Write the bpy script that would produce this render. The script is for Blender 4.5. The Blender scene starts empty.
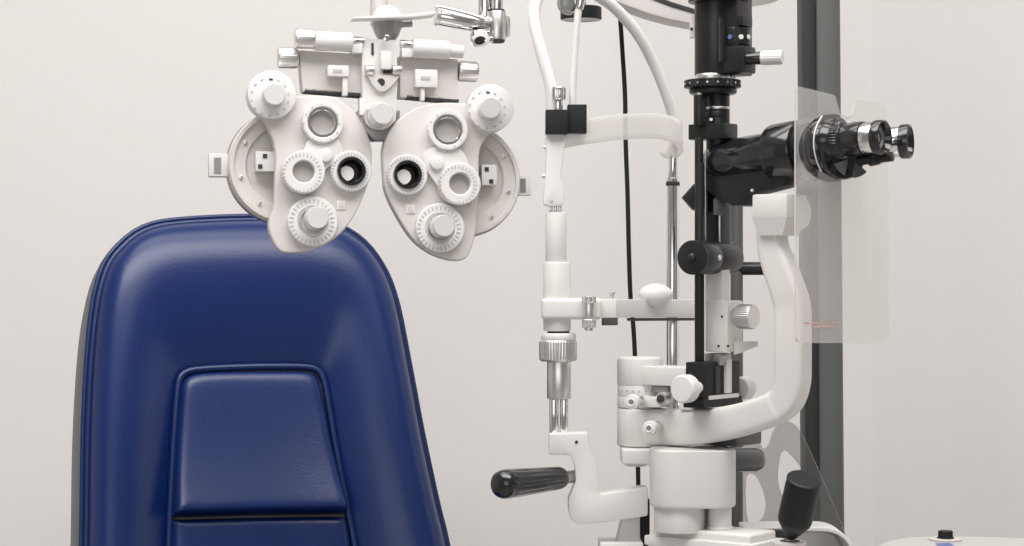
import bpy, bmesh, math
from mathutils import Vector as V, Matrix
scene = bpy.context.scene
COL = scene.collection
PI = math.pi
H = 1.15                      # lens height
D = 2.0                       # lens to the slit lamp
CAM = V((0, -D, H))

# ------------------------------------------------------------------ survey helpers
def W(px, py, Y=0.0):
    s = (D + Y) / (D * 1000.0)
    return V(((px - 512) * s, Y, H - (py - 273) * s))
def L(n, Y=0.0):
    return n * (D + Y) / (D * 1000.0)
class Plane:                  # an upright or leaning face seen by the survey
    def __init__(s, p, yaw, tilt):
        a, b = math.radians(yaw), math.radians(tilt)
        s.n = V((math.sin(a) * math.cos(b), -math.cos(a) * math.cos(b), math.sin(b)))
        s.u = V((math.cos(a), math.sin(a), 0))
        s.v = s.u.cross(s.n) * -1
        if s.v.z < 0: s.v = -s.v
        s.p = p
    def __call__(s, px, py, d=0.0):
        q = W(px, py, 0) - CAM
        p = s.p + s.n * d
        t = (p - CAM).dot(s.n) / q.dot(s.n)
        return CAM + q * t
    def S(s, px, py):
        return (s(px, py) - CAM).length / (W(px, py) - CAM).length * 0.001

E1 = V((0.8, -0.6, 0)); E2 = V((0.6, 0.8, 0)); UP = V((0, 0, 1))
X = V((1, 0, 0)); YA = V((0, 1, 0))

# ------------------------------------------------------------------ materials
def new_mat(name):
    m = bpy.data.materials.new(name); m.use_nodes = True
    return m, m.node_tree.nodes, m.node_tree.links
def mat(name, col, rough=.45, metal=0.0, var=0.04, bump=0.0, bscale=300, coat=0.0, spec=0.5):
    m, N, K = new_mat(name)
    b = N['Principled BSDF']
    b.inputs['Roughness'].default_value = rough
    b.inputs['Metallic'].default_value = metal
    b.inputs['Coat Weight'].default_value = coat
    b.inputs['Specular IOR Level'].default_value = spec
    tc = N.new('ShaderNodeTexCoord')
    no = N.new('ShaderNodeTexNoise'); no.inputs['Scale'].default_value = 9; no.inputs['Detail'].default_value = 3
    K.new(tc.outputs['Object'], no.inputs['Vector'])
    mx = N.new('ShaderNodeMix'); mx.data_type = 'RGBA'
    mx.inputs[6].default_value = (*[c * (1 - var) for c in col], 1)
    mx.inputs[7].default_value = (*[min(1, c * (1 + var)) for c in col], 1)
    K.new(no.outputs['Fac'], mx.inputs[0]); K.new(mx.outputs[2], b.inputs['Base Color'])
    if bump:
        n2 = N.new('ShaderNodeTexNoise'); n2.inputs['Scale'].default_value = bscale; n2.inputs['Detail'].default_value = 2
        K.new(tc.outputs['Object'], n2.inputs['Vector'])
        bp = N.new('ShaderNodeBump'); bp.inputs['Strength'].default_value = bump; bp.inputs['Distance'].default_value = 0.001
        K.new(n2.outputs['Fac'], bp.inputs['Height']); K.new(bp.outputs['Normal'], b.inputs['Normal'])
    return m
def clear_mat(name, tint, film, amount, rough=.05, gloss=True):
    """clear sheet with a thin surface film: transparent tint mixed with a diffuse film and a gloss"""
    m, N, K = new_mat(name)
    N.remove(N['Principled BSDF'])
    out = N['Material Output']
    tr = N.new('ShaderNodeBsdfTransparent'); tr.inputs[0].default_value = (*tint, 1)
    df = N.new('ShaderNodeBsdfDiffuse'); df.inputs[0].default_value = (*film, 1)
    tl = N.new('ShaderNodeBsdfTranslucent'); tl.inputs[0].default_value = (*film, 1)
    mf = N.new('ShaderNodeMixShader'); mf.inputs[0].default_value = .5
    K.new(df.outputs[0], mf.inputs[1]); K.new(tl.outputs[0], mf.inputs[2])
    mx = N.new('ShaderNodeMixShader'); mx.inputs[0].default_value = amount
    K.new(tr.outputs[0], mx.inputs[1]); K.new(mf.outputs[0], mx.inputs[2])
    gl = N.new('ShaderNodeBsdfGlossy'); gl.inputs['Roughness'].default_value = rough
    lw = N.new('ShaderNodeLayerWeight'); lw.inputs[0].default_value = .5
    fr = N.new('ShaderNodeMath'); fr.operation = 'POWER'; fr.inputs[1].default_value = 4
    K.new(lw.outputs['Facing'], fr.inputs[0])
    m2 = N.new('ShaderNodeMixShader')
    K.new(fr.outputs[0], m2.inputs[0]); K.new(mx.outputs[0], m2.inputs[1]); K.new(gl.outputs[0], m2.inputs[2])
    K.new(m2.outputs[0], out.inputs[0])
    return m

M = dict(
    wall=mat('wall_paint', (.80, .775, .755), .9, var=.01, bump=.05, bscale=160, spec=.2),
    wall2=mat('wall_paint_side', (.77, .75, .73), .9, var=.01, spec=.2),
    ceil=mat('ceiling_paint', (.85, .85, .84), .9, var=.01),
    floor=mat('floor_vinyl', (.42, .40, .38), .5, var=.08),
    laminate=mat('pale_laminate', (.56, .54, .525), .35, var=.02),
    leather=mat('blue_leather', (.0035, .0185, .105), .30, var=.10, bump=.16, bscale=420, spec=.5),
    piping=mat('blue_piping', (.003, .016, .09), .33, var=.05, bump=.1, bscale=500),
    shell=mat('grey_blue_vinyl', (.150, .155, .160), .55, var=.08, bump=.1, bscale=400),
    white=mat('white_enamel', (.69, .665, .645), .38, var=.015),
    white2=mat('warm_white_enamel', (.645, .605, .58), .42, var=.02),
    bright=mat('white_plastic', (.73, .71, .695), .35, var=.01),
    tubew=mat('white_rubber_tube', (.72, .70, .68), .32, var=.01, coat=.2),
    mark=mat('engraved_grey', (.46, .44, .43), .6),
    dark=mat('dark_gap', (.03, .03, .032), .6),
    chrome=mat('chrome', (.80, .79, .78), .14, 1.0, var=.02),
    satin=mat('satin_metal', (.74, .72, .70), .33, 1.0, var=.03),
    steel=mat('grey_steel', (.38, .37, .36), .35, .8, var=.05),
    knob=mat('turned_aluminium', (.80, .785, .77), .36, .45, var=.03),
    black=mat('black_enamel', (.015, .016, .016), .30, var=.1, spec=.35),
    blackg=mat('gloss_black', (.012, .012, .013), .17, var=.05, coat=.3),
    blackm=mat('matt_black', (.011, .012, .013), .5, var=.1, bump=.1, bscale=600, spec=.3),
    greym=mat('dark_grey_metal', (.075, .076, .075), .45, var=.08),
    post=mat('grey_post_paint', (.105, .107, .103), .5, var=.05),
    postd=mat('post_shaded_side', (.020, .021, .021), .5, var=.05),  # near-black post colour, carries the shade of its left side
    glass=mat('lens_glass', (.02, .022, .025), .06, var=.05, coat=1.0),
    lens=mat('pale_lens', (.40, .372, .355), .18, var=.02, coat=.4),
    blue=mat('blue_filter', (.10, .16, .42), .3),
    red=mat('faded_red_print', (.60, .40, .36), .6),
    sheet=clear_mat('acrylic_sheet', (.985, .98, .975), (.985, .955, .93), .205),
    clear=clear_mat('thin_acrylic', (.985, .98, .975), (.9, .87, .85), .03),
    smoke=clear_mat('smoky_acrylic', (.80, .795, .79), (.45, .44, .43), .12, .25),
    frost=clear_mat('milky_tube', (.97, .96, .95), (.985, .965, .945), .60),
)

# ------------------------------------------------------------------ mesh builder
def perp(a):
    a = a.normalized()
    r = UP if abs(a.z) < .9 else X
    u = r.cross(a).normalized(); return u, a.cross(u)
def spline(pts, k=8):
    P = [V(p) for p in pts]; out = []
    for i in range(len(P) - 1):
        p0 = P[max(i - 1, 0)]; p1 = P[i]; p2 = P[i + 1]; p3 = P[min(i + 2, len(P) - 1)]
        for j in range(k):
            t = j / k
            out.append(.5 * ((2 * p1) + (p2 - p0) * t + (2 * p0 - 5 * p1 + 4 * p2 - p3) * t * t + (3 * p1 - p0 - 3 * p2 + p3) * t ** 3))
    out.append(P[-1]); return out
def closed_spline(pts, k=6):
    P = [V(p) for p in pts]; n = len(P); out = []
    for i in range(n):
        p0, p1, p2, p3 = P[i - 1], P[i], P[(i + 1) % n], P[(i + 2) % n]
        for j in range(k):
            t = j / k
            out.append(.5 * ((2 * p1) + (p2 - p0) * t + (2 * p0 - 5 * p1 + 4 * p2 - p3) * t * t + (3 * p1 - p0 - 3 * p2 + p3) * t ** 3))
    return out
def resample(pts, n, closed=True):
    P = [V(p) for p in pts]
    if closed: P = P + [P[0]]
    d = [0]
    for a, b in zip(P, P[1:]): d.append(d[-1] + (b - a).length)
    out = []; i = 0
    m = n if closed else n - 1
    for k in range(n):
        t = d[-1] * k / m
        while i < len(P) - 2 and d[i + 1] < t: i += 1
        f = (t - d[i]) / max(d[i + 1] - d[i], 1e-9)
        out.append(P[i].lerp(P[i + 1], min(max(f, 0), 1)))
    return out

def roundp(pts, r, k=5):
    P = [V(p) for p in pts]; out = []; n = len(P)
    for i in range(n):
        a, b, c = P[i - 1], P[i], P[(i + 1) % n]
        d1 = min(r, (a - b).length * .45); d2 = min(r, (c - b).length * .45)
        p = b + (a - b).normalized() * d1; q = b + (c - b).normalized() * d2
        for j in range(k + 1):
            t = j / k; out.append(p * (1 - t) ** 2 + b * 2 * t * (1 - t) + q * t * t)
    return out
class B:
    def __init__(s): s.bm = bmesh.new()
    def rings(s, rings, mi=0, cap0=True, cap1=True, closed=True):
        bm = s.bm; vs = [[bm.verts.new(p) for p in r] for r in rings]
        n = len(vs[0])
        for a, b in zip(vs, vs[1:]):
            for j in range(n if closed else n - 1):
                try:
                    f = bm.faces.new((a[j], a[(j + 1) % n], b[(j + 1) % n], b[j])); f.material_index = mi
                except ValueError: pass
        for c, r in ((cap0, vs[0]), (cap1, vs[-1])):
            if c:
                f = bm.faces.new(r); f.material_index = mi
        return s
    def lathe(s, p, axis, prof, seg=40, mi=0, cap0=True, cap1=True):
        a = V(axis).normalized(); u, w = perp(a)
        R = []
        for r, h in prof:
            r = max(r, 1e-5)
            R.append([p + a * h + (u * math.cos(2 * PI * k / seg) + w * math.sin(2 * PI * k / seg)) * r for k in range(seg)])
        return s.rings(R, mi, cap0, cap1)
    def cyl(s, p0, p1, r, r1=None, bev=None, seg=36, mi=0):
        r1 = r if r1 is None else r1
        ax = p1 - p0; h = ax.length; b = min(r, r1) * .12 if bev is None else bev
        b = min(b, h * .4)
        return s.lathe(p0, ax, [(r - b, 0), (r - b * .3, b * .3), (r, b), (r1, h - b), (r1 - b * .3, h - b * .3), (r1 - b, h)], seg, mi)
    def knurl(s, p0, p1, r, n=30, mi=0, dep=.07):
        ax = (p1 - p0); h = ax.length; a = ax.normalized(); u, w = perp(a); R = []
        for (k, hh, kn) in ((.9, 0, 0), (.97, h * .06, 0), (1, h * .12, 1), (1, h * .88, 1), (.97, h * .94, 0), (.9, h, 0)):
            ring = []
            for j in range(n * 4):
                rr = r * k * (1 - (dep if (j % 4) < 2 else 0) * kn)
                an = 2 * PI * j / (n * 4)
                ring.append(p0 + a * hh + (u * math.cos(an) + w * math.sin(an)) * rr)
            R.append(ring)
        return s.rings(R, mi)
    def ring(s, p, axis, ro, ri, h, seg=48, mi=0, bev=None):
        b = (ro - ri) * .18 if bev is None else bev
        a = V(axis).normalized(); u, w = perp(a); R = []
        for r, hh in ((ri, 0), (ro, 0), (ro, h - b), (ro - b, h), (ri + b, h), (ri, h - b), (ri, 0)):
            R.append([p + a * hh + (u * math.cos(2 * PI * k / seg) + w * math.sin(2 * PI * k / seg)) * r for k in range(seg)])
        s.rings(R, mi, False, False)
        return s
    def tube(s, path, r, seg=18, mi=0, k=8, smooth=True):
        P = spline(path, k) if smooth else [V(p) for p in path]
        rr = r if callable(r) else (lambda t: r)
        t0 = (P[1] - P[0]).normalized(); u, w = perp(t0); R = []
        for i, p in enumerate(P):
            t = (P[min(i + 1, len(P) - 1)] - P[max(i - 1, 0)]).normalized()
            u = (u - t * u.dot(t)).normalized(); w = t.cross(u)
            q = rr(i / (len(P) - 1))
            R.append([p + (u * math.cos(2 * PI * j / seg) + w * math.sin(2 * PI * j / seg)) * q for j in range(seg)])
        return s.rings(R, mi)
    def loop(s, path, r, seg=12, mi=0):        # closed tube
        P = [V(p) for p in path]; n = len(P)
        t0 = (P[1] - P[-1]).normalized(); u, w = perp(t0); R = []
        for i in range(n + 1):
            p = P[i % n]; t = (P[(i + 1) % n] - P[i - 1 if i else -1]) if i < n else (P[1] - P[-1])
            t = t.normalized(); u = (u - t * u.dot(t)).normalized(); w = t.cross(u)
            R.append([p + (u * math.cos(2 * PI * j / seg) + w * math.sin(2 * PI * j / seg)) * r for j in range(seg)])
        return s.rings(R, mi, False, False)
    def _bev(s, faces, bev, seg=2, ang=.5):
        if bev <= 0: return
        es = set()
        for f in faces:
            for e in f.edges:
                if len(e.link_faces) == 2 and e.calc_face_angle(0) > ang: es.add(e)
        if es: bmesh.ops.bevel(s.bm, geom=list(es), offset=bev, segments=seg, profile=.6, affect='EDGES', clamp_overlap=True)
    def prism(s, pts, vec, bev=.0012, mi=0, seg=2):
        bm = s.bm; vec = V(vec)
        a = [bm.verts.new(p) for p in pts]; b = [bm.verts.new(V(p) + vec) for p in pts]
        n = len(a); F = [bm.faces.new(a), bm.faces.new(b[::-1])]
        for j in range(n): F.append(bm.faces.new((a[j], b[j], b[(j + 1) % n], a[(j + 1) % n])))
        bmesh.ops.recalc_face_normals(bm, faces=F)
        for f in F: f.material_index = mi
        s._bev(F, bev, seg); return s
    def box(s, c, dims, ax=(X, YA, UP), bev=.0012, mi=0, seg=2, taper=1.0):
        a, b, u = ax; x, y, z = [d / 2 for d in dims]
        lo = [c + a * (i * x) + b * (j * y) - u * z for i, j in ((-1, -1), (1, -1), (1, 1), (-1, 1))]
        hi = [c + a * (i * x * taper) + b * (j * y * taper) + u * z for i, j in ((-1, -1), (1, -1), (1, 1), (-1, 1))]
        bm = s.bm; l = [bm.verts.new(p) for p in lo]; h = [bm.verts.new(p) for p in hi]
        F = [bm.faces.new(l[::-1]), bm.faces.new(h)]
        for j in range(4): F.append(bm.faces.new((l[j], l[(j + 1) % 4], h[(j + 1) % 4], h[j])))
        for f in F: f.material_index = mi
        bmesh.ops.recalc_face_normals(bm, faces=F)
        s._bev(F, bev, seg); return s
    def strip(s, path, up, h, t, k=8, mi=0, bev=0.0):   # a flat band standing on a path
        P = spline(path, k); R = []
        for i, p in enumerate(P):
            tg = (P[min(i + 1, len(P) - 1)] - P[max(i - 1, 0)]).normalized()
            u = (V(up) - tg * V(up).dot(tg)).normalized(); w = tg.cross(u)
            hh = h(i / (len(P) - 1)) if callable(h) else h
            q = [(-.5, -.5), (-.5, -.30), (-.5, .30), (-.5, .5), (-.3, .54), (.3, .54), (.5, .5), (.5, .3), (.5, -.3), (.5, -.5), (.3, -.54), (-.3, -.54)]
            R.append([p + w * (a * t) + u * (b * hh) for a, b in q])
        return s.rings(R, mi)
    def pillow(s, outline, n, prof, mi=0, back=0.0, soft=0):
        c = sum(outline, V()) / len(outline)
        R = []
        if back: R.append([p - n * back for p in outline])
        for sc, h in prof: R.append([c + (p - c) * sc + n * h for p in outline])
        s.rings(R, mi, bool(back), True)
        if soft:
            k = (2 if back else 1) * len(outline); vv = s.bm.verts[:][k:]
            s.bm.verts.ensure_lookup_table()
            for _ in range(soft): bmesh.ops.smooth_vert(s.bm, verts=vv, factor=.5, use_axis_x=True, use_axis_y=True, use_axis_z=True)
        return s

def obj(name, b, mats, parent=None, sharp=38, label=None):
    if not isinstance(mats, (list, tuple)): mats = [mats]
    bm = b.bm
    bmesh.ops.recalc_face_normals(bm, faces=bm.faces[:])
    me = bpy.data.meshes.new(name)
    o = bpy.data.objects.new(name, me); COL.objects.link(o)
    if parent is not None:
        r = parent
        while r.parent: r = r.parent
        org = r.location.copy(); o.parent = parent
    else:
        org = V(); vs = [v.co for v in bm.verts]
        org = V((sum(v.x for v in vs) / len(vs), sum(v.y for v in vs) / len(vs), min(v.z for v in vs)))
        o.location = org
    bmesh.ops.translate(bm, verts=bm.verts[:], vec=-org)
    bm.to_mesh(me); bm.free()
    for m in mats: me.materials.append(M[m])
    me.polygons.foreach_set('use_smooth', [True] * len(me.polygons))
    me.set_sharp_from_angle(angle=math.radians(sharp))
    if label: o['label'] = label
    return o
def tag(o, label, cat, group=None):
    o['label'] = label; o['category'] = cat
    if group: o['group'] = group
    return o
def thing(name, label, cat, loc):
    o = bpy.data.objects.new(name, None); COL.objects.link(o); o.location = loc
    o.empty_display_size = .05
    return tag(o, label, cat)
def struct(name, b, m):
    o = obj(name, b, m); o['kind'] = 'structure'; return o
def holed(name, outlines, to3d, thick, m, parent, bev=0.0, label=None):
    """flat plate with openings: outlines in plate metres (first outer), placed by matrix to3d"""
    cu = bpy.data.curves.new('tmp', 'CURVE'); cu.dimensions = '2D'; cu.fill_mode = 'BOTH'
    cu.extrude = thick / 2; cu.bevel_depth = bev; cu.bevel_resolution = 1
    for pts in outlines:
        sp = cu.splines.new('POLY'); sp.points.add(len(pts) - 1); sp.use_cyclic_u = True
        for q, (a, b) in zip(sp.points, pts): q.co = (a, b, 0, 1)
    t = bpy.data.objects.new('tmp', cu); COL.objects.link(t)
    bpy.context.view_layer.update()
    me = bpy.data.meshes.new_from_object(t.evaluated_get(bpy.context.evaluated_depsgraph_get()))
    bpy.data.objects.remove(t); bpy.data.curves.remove(cu)
    b = B(); b.bm.from_mesh(me); bpy.data.meshes.remove(me)
    bmesh.ops.remove_doubles(b.bm, verts=b.bm.verts[:], dist=1e-6)
    bmesh.ops.transform(b.bm, matrix=to3d, verts=b.bm.verts[:])
    for f in b.bm.faces: f.material_index = 0
    return obj(name, b, m, parent, label=label)
def frame(o, u, v, n):
    return Matrix(((u.x, v.x, n.x, o.x), (u.y, v.y, n.y, o.y), (u.z, v.z, n.z, o.z), (0, 0, 0, 1)))

# ================================================================== SETTING
WY = 1.15
cx = L(873 - 512, WY)
b = B(); b.box(V((-.6, .2, -.05)), (6.4, 6.2, .1), bev=0); struct('floor', b, 'floor')
b = B(); b.box(V(((cx - 3.2) / 2, WY + .05, 1.35)), (cx + 3.2, .1, 2.7), bev=0); struct('wall_back', b, 'wall')
dr = V((.80, -.60, 0)); nn = V((-.60, -.80, 0))
b = B(); b.box(V((cx, WY, 1.35)) + dr * 1.15 - nn * .05, (2.3, .1, 2.7), (dr, nn, UP), bev=0); struct('wall_right', b, 'wall2')
b = B(); b.box(V((-3.25, .2, 1.35)), (.1, 3.4, 2.7), bev=0); struct('wall_left', b, 'wall')
b = B(); b.box(V((-.6, -.2, 2.75)), (6.4, 3.6, .1), bev=0); struct('ceiling', b, 'ceil')

# ================================================================== EXAMINATION CHAIR
CP = Plane(W(250, 380, .50), 20, 15)
chair = thing('examination_chair', 'blue leather examination chair with a tall padded backrest and inset centre panel', 'chair', V((CP.p.x + .05, .35, 0)))
OUT = [(86, 546), (88, 422), (94, 327), (104, 276), (120, 250), (146, 231), (183, 224), (256, 221), (318, 224), (354, 239), (377, 265),
       (392, 301), (405, 365), (418, 434), (433, 504), (443, 546), (462, 650), (440, 700), (270, 712), (100, 700), (82, 650)]
INN = [(167, 546), (171, 460), (175, 400), (178, 380), (186, 372), (205, 369), (253, 367), (300, 367), (316, 370), (323, 380), (328, 405),
       (336, 453), (350, 525), (354, 546), (366, 620), (355, 640), (270, 645), (175, 640), (165, 620)]
def onp(pl, pts, d=0): return [pl(x, y, d) for x, y in pts]
NN = 160
def start_top(pts, x0):          # begin the outline at its top middle
    P = pts; i = min(range(len(P)), key=lambda k: (P[k][1] - 200) * 1.0 + abs(P[k][0] - x0) * .5)
    return P[i:] + P[:i]
def plane_outline(pts, x0, d, n=NN):
    q = start_top(pts, x0)
    return resample(closed_spline(onp(CP, q, d)), n)
O0 = plane_outline(OUT, 256, 0); I0 = plane_outline(INN, 253, 0)
cn = CP.n
def grow(P, k):
    c = sum(P, V()) / len(P); out = []
    n = len(P)
    for i in range(n):
        t = (P[(i + 1) % n] - P[i - 1]).normalized(); o = t.cross(cn)
        if o.dot(P[i] - c) < 0: o = -o
        out.append(P[i] + o * k)
    return out
# backrest shell: rolled rim, deep sides
b = B()
b.rings([[p - cn * .115 for p in grow(O0, -.02)], [p - cn * .112 for p in grow(O0, -.006)], [p - cn * .098 for p in grow(O0, .006)],
         [p - cn * .05 for p in grow(O0, .010)], [p - cn * .014 for p in grow(O0, .010)], [p - cn * .004 for p in grow(O0, .006)], [p - cn * .002 for p in grow(O0, -.02)]])
shell = obj('backrest_shell', b, 'shell', chair, 60, label='grey vinyl side and rear of the backrest')
b = B(); R = [[p - cn * .004 for p in O0]]
for t, h in ((0.0, .002), (.012, .010), (.03, .018), (.06, .0255), (.10, .031), (.16, .036), (.24, .039), (.34, .0395), (.46, .037), (.58, .032), (.70, .025), (.82, .0165), (.92, .009), (.97, .005), (1.0, .001)):
    R.append([o.lerp(i, t) + cn * h for o, i in zip(O0, I0)])
b.rings(R, 0, False, False)
bol = obj('backrest_bolster', b, 'leather', chair, 80)
b = B(); b.loop([p + cn * .003 for p in O0], .0042); obj('piping', b, 'piping', bol, 80)
b = B(); b.loop([p + cn * .002 for p in grow(O0, .006)], .0032); obj('piping', b, 'piping', bol, 80)
UPP = [(250, 372), (300, 372), (314, 375), (319, 384), (324, 408), (332, 453), (342, 500), (344, 511), (335, 514), (256, 515), (177, 517), (171, 513), (173, 460), (178, 400), (181, 383), (188, 376), (206, 373)]
LOW = [(256, 518), (337, 517), (346, 521), (350, 546), (360, 615), (352, 634), (268, 638), (180, 634), (170, 615), (169, 546), (170, 523), (176, 520)]
pro = [(1, .000), (.993, .005), (.983, .0085), (.968, .0115), (.948, .0138), (.925, .0150), (.89, .0157), (.85, .0160), (.78, .01615), (.65, .0162), (.5, .01625), (.35, .0163), (.2, .0163), (.02, .0163)]
b = B(); b.pillow(resample(closed_spline(onp(CP, UPP, .002)), NN), cn, pro, back=.006, soft=3)
z1, z0 = CP(250, 372).z, CP(250, 517).z
for i_, v_ in enumerate(b.bm.verts):
    if i_ >= 2 * NN: v_.co += cn * (.020 * max(0, (z1 - v_.co.z) / (z1 - z0)) ** 2.2)
obj('centre_cushion', b, 'leather', chair, 80)
b = B(); b.pillow(resample(closed_spline(onp(CP, LOW, .002)), NN), cn, pro, back=.006, soft=3); obj('lumbar_cushion', b, 'leather', chair, 80)
b = B(); b.loop([p + cn * .006 for p in grow(I0, -.001)], .0045); obj('piping', b, 'piping', bol, 80)
# seat and pedestal below the picture
yx, yn = CP.u, V((cn.x, cn.y, 0)).normalized()
sc = CP(262, 705, 0); sc.z = .60
b = B(); pl = []
for k in range(60):
    a = 2 * PI * k / 60; sx = math.copysign(abs(math.cos(a)) ** .45, math.cos(a)); sy = math.copysign(abs(math.sin(a)) ** .45, math.sin(a))
    pl.append(sc + yn * .24 + yx * (.27 * sx) + yn * (.25 * sy))
b.pillow(pl, UP, [(1, .02), (.99, .05), (.96, .075), (.9, .09), (.7, .10), (.3, .10), (.02, .10)], back=.04); obj('seat', b, 'leather', chair, 80)
b = B(); b.cyl(V((sc.x, sc.y, .0)) + yn * .2, V((sc.x, sc.y, .04)) + yn * .2, .24, bev=.012); b.cyl(V((sc.x, sc.y, .04)) + yn * .2, V((sc.x, sc.y, .57)) + yn * .2, .075)
obj('pedestal', b, 'satin', chair)
b = B(); b.box(sc - yn * .105 + V((0, 0, .03)), (.12, .05, .30), (yx, yn, UP), bev=.01); obj('backrest_bracket', b, 'steel', chair)

# ================================================================== PHOROPTER
PP = Plane(W(372, 160, .10), 14, 3)
pn = PP.n; ps = PP.S(372, 160)
ph = thing('phoropter', 'white phoropter with two mirrored lens housings covered in dials, hanging before the blue chair', 'phoropter', PP(381, 130, -.02))
def q(n): return n * ps
pax = (PP.u, PP.n, PP.v)
def ticks(b, px, py, d, R, n, ln, wd, mi=1, skip=(), a0=0, ev=1):
    c = PP(px, py, d)
    for k in range(n):
        if k in skip: continue
        a = a0 + 2 * PI * k / n; r = PP.u * math.cos(a) + PP.v * math.sin(a); t = -PP.u * math.sin(a) + PP.v * math.cos(a)
        l = ln if k % ev == 0 else ln * .6
        b.box(c + r * q(R), (q(l), q(wd), .0006), (r, t, pn), bev=0, mi=mi)
def disc(b, px, py, d, R, h, bev=1.2, mi=0, seg=56):
    p = PP(px, py, d); b.cyl(p, p + pn * h, q(R), bev=q(bev), seg=seg, mi=mi)

def housing(side, plate, dctr, dr_, tabbox, winbox, upd, upk, apt, mid, link, small, blk, hole, lowd, lowk, sq):
    sgn = -1 if side == 'l' else 1
    # back wheel housing: rim, recessed face, clear crescent
    b = B(); c = PP(*dctr, -.040)
    b.lathe(c, pn, [(q(dr_ - 3), 0), (q(dr_), .003), (q(dr_), .020), (q(dr_ - 1.5), .023), (q(dr_ - 5), .023), (q(dr_ - 5.5), .020), (q(dr_ - 17), .0195), (q(dr_ - 19), .016), (0, .015)], 96)
    fx = [(math.radians(a)) for a in (150, 195, 235)] if sgn < 0 else [math.radians(a) for a in (30, -15, -55)]
    hs = obj('lens_housing', b, 'white2', ph, 30)
    for a in fx:
        sb = B()
        p = c + pn * .0200 + (PP.u * math.cos(a) + PP.v * math.sin(a)) * q(dr_ - 11)
        sb.cyl(p, p + pn * .0016, q(2.1)); obj('screw', sb, 'satin', hs)
    rb = B(); cc = PP(*dctr, -.044); rb.ring(cc, pn, q(dr_ + 1.2), q(dr_ - 2), .012, 96); obj('rim', rb, 'steel', hs)
    # front plate
    b = B(); pts = resample(closed_spline([PP(x, y, 0) for x, y in plate], 6), 110)
    b.prism([p - pn * .016 for p in pts], pn * .016, bev=.0022, seg=3); fp = obj('front_plate', b, 'white2', hs, 40)
    # tab
    b = B(); x0, y0, x1, y1 = tabbox
    b.box(PP((x0 + x1) / 2, (y0 + y1) / 2, -.030), (q(x1 - x0 + 5), .012, q(y1 - y0)), pax, bev=.001)
    ins = PP((x0 + x1) / 2 + sgn * .5, (y0 + y1) / 2, -.0238)
    b.box(ins, (q((x1 - x0) * .5), .001, q((y1 - y0) * .68)), pax, bev=.0, mi=1)
    obj('side_tab', b, ['white', 'steel'], hs)
    # window box with two dark squares
    b = B(); x0, y0, x1, y1 = winbox
    b.box(PP((x0 + x1) / 2, (y0 + y1) / 2, -.016), (q(x1 - x0), .014, q(y1 - y0)), pax, bev=.0012)
    w_, h_ = (x1 - x0), (y1 - y0)
    for fx_, fy_ in (((.48, .2), (.25, .72)) if sgn < 0 else ((.42, .2), (.7, .78))):
        b.box(PP(x0 + w_ * fx_, y0 + h_ * fy_, -.0085), (q(4.2), .001, q(4.2)), pax, bev=0, mi=1)
    obj('scale_window', b, ['white', 'dark'], hs)
    # upper dial with knob
    b = B(); disc(b, upd[0], upd[1], -.016, 24.5, .006, 1); disc(b, upd[0], upd[1], -.008, 24, .019, 1.4)
    ticks(b, upd[0], upd[1], .0112, 18.5, 14, 1.6, 2.6, 1, skip=(), a0=.2)
    b.box(PP(upd[0] + 1, upd[1] - 17.5, .0114), (q(3.6), .0008, q(1.5)), pax, bev=0, mi=2)
    dl = obj('power_dial', b, ['bright', 'mark', 'dark'], hs)
    b = B(); p = PP(upk[0] - 2, upk[1] + .7, .011); b.knurl(p, p + pn * .013, q(11.2), 26, dep=.03); obj('knob', b, 'knob', dl)
    # upper aperture ring
    b = B(); p = PP(*apt, 0); b.ring(p, pn, q(20.5), q(15.2), .011, 64)
    ticks(b, apt[0], apt[1], .0112, 17.8, 12, 2.2, .8, 1)
    ar = obj('aperture_ring', b, ['bright', 'mark'], hs)
    b = B(); b.ring(p, pn, q(15.4), q(12.2), .0085, 64); obj('bezel', b, 'chrome', ar)
    b = B(); b.cyl(p, p + pn * .0025, q(12.4), bev=0, seg=48); obj('lens', b, 'lens', ar)
    # link plate
    b = B(); pts = resample(closed_spline([PP(x, y, 0) for x, y in link], 5), 60)
    b.prism(pts, pn * .007, bev=.0012); obj('turret_plate', b, 'white', hs, 40)
    b = B(); disc(b, small[0], small[1], .006, 7, .006, 1); obj('turret_knob', b, 'bright', hs)
    # middle ring
    b = B(); p = PP(*mid, .002); b.ring(p, pn, q(21.3), q(10.8), .014, 64, bev=q(1.2))
    ticks(b, mid[0], mid[1], .0162, 18.2, 30, 3, .9, 1)
    mr = obj('cylinder_dial', b, ['bright', 'mark'], hs)
    b = B(); b.cyl(p, p + pn * .0068, q(11), bev=0, seg=40); obj('lens', b, 'lens', mr)
    # black sight hole
    b = B(); p = PP(*blk, 0); b.ring(p, pn, q(20.5), q(13.5), .009, 64, bev=q(1.2))
    ticks(b, blk[0], blk[1], .0092, 17.5, 34, 2.6, .8, 1)
    sr = obj('sight_ring', b, ['bright', 'mark'], hs)
    b = B(); b.ring(p, pn, q(14), q(11.2), .0125, 64, mi=0); b.lathe(p, pn, [(q(11.4), .009), (q(9.5), .004), (q(8.2), .001)], 48, 0, False, False)
    b.cyl(p, p + pn * .0012, q(11.4), bev=0, mi=0)
    tb = obj('sight_tube', b, ['blackg'], sr)
    b = B(); hp = PP(*hole, .005); b.cyl(hp, hp + pn * .0012, q(7.4), bev=0); obj('sight_opening', b, 'bright', sr)
    # lower dial
    b = B(); p = PP(*lowd, 0); b.ring(p, pn, q(25), q(15), .008, 72, bev=q(1.2)); b.cyl(p, p + pn * .004, q(15.4), bev=0, mi=0)
    ticks(b, lowd[0], lowd[1], .0082, 20.5, 30, 4, 1.1, 1)
    ld = obj('prism_dial', b, ['bright', 'mark'], hs)
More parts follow.
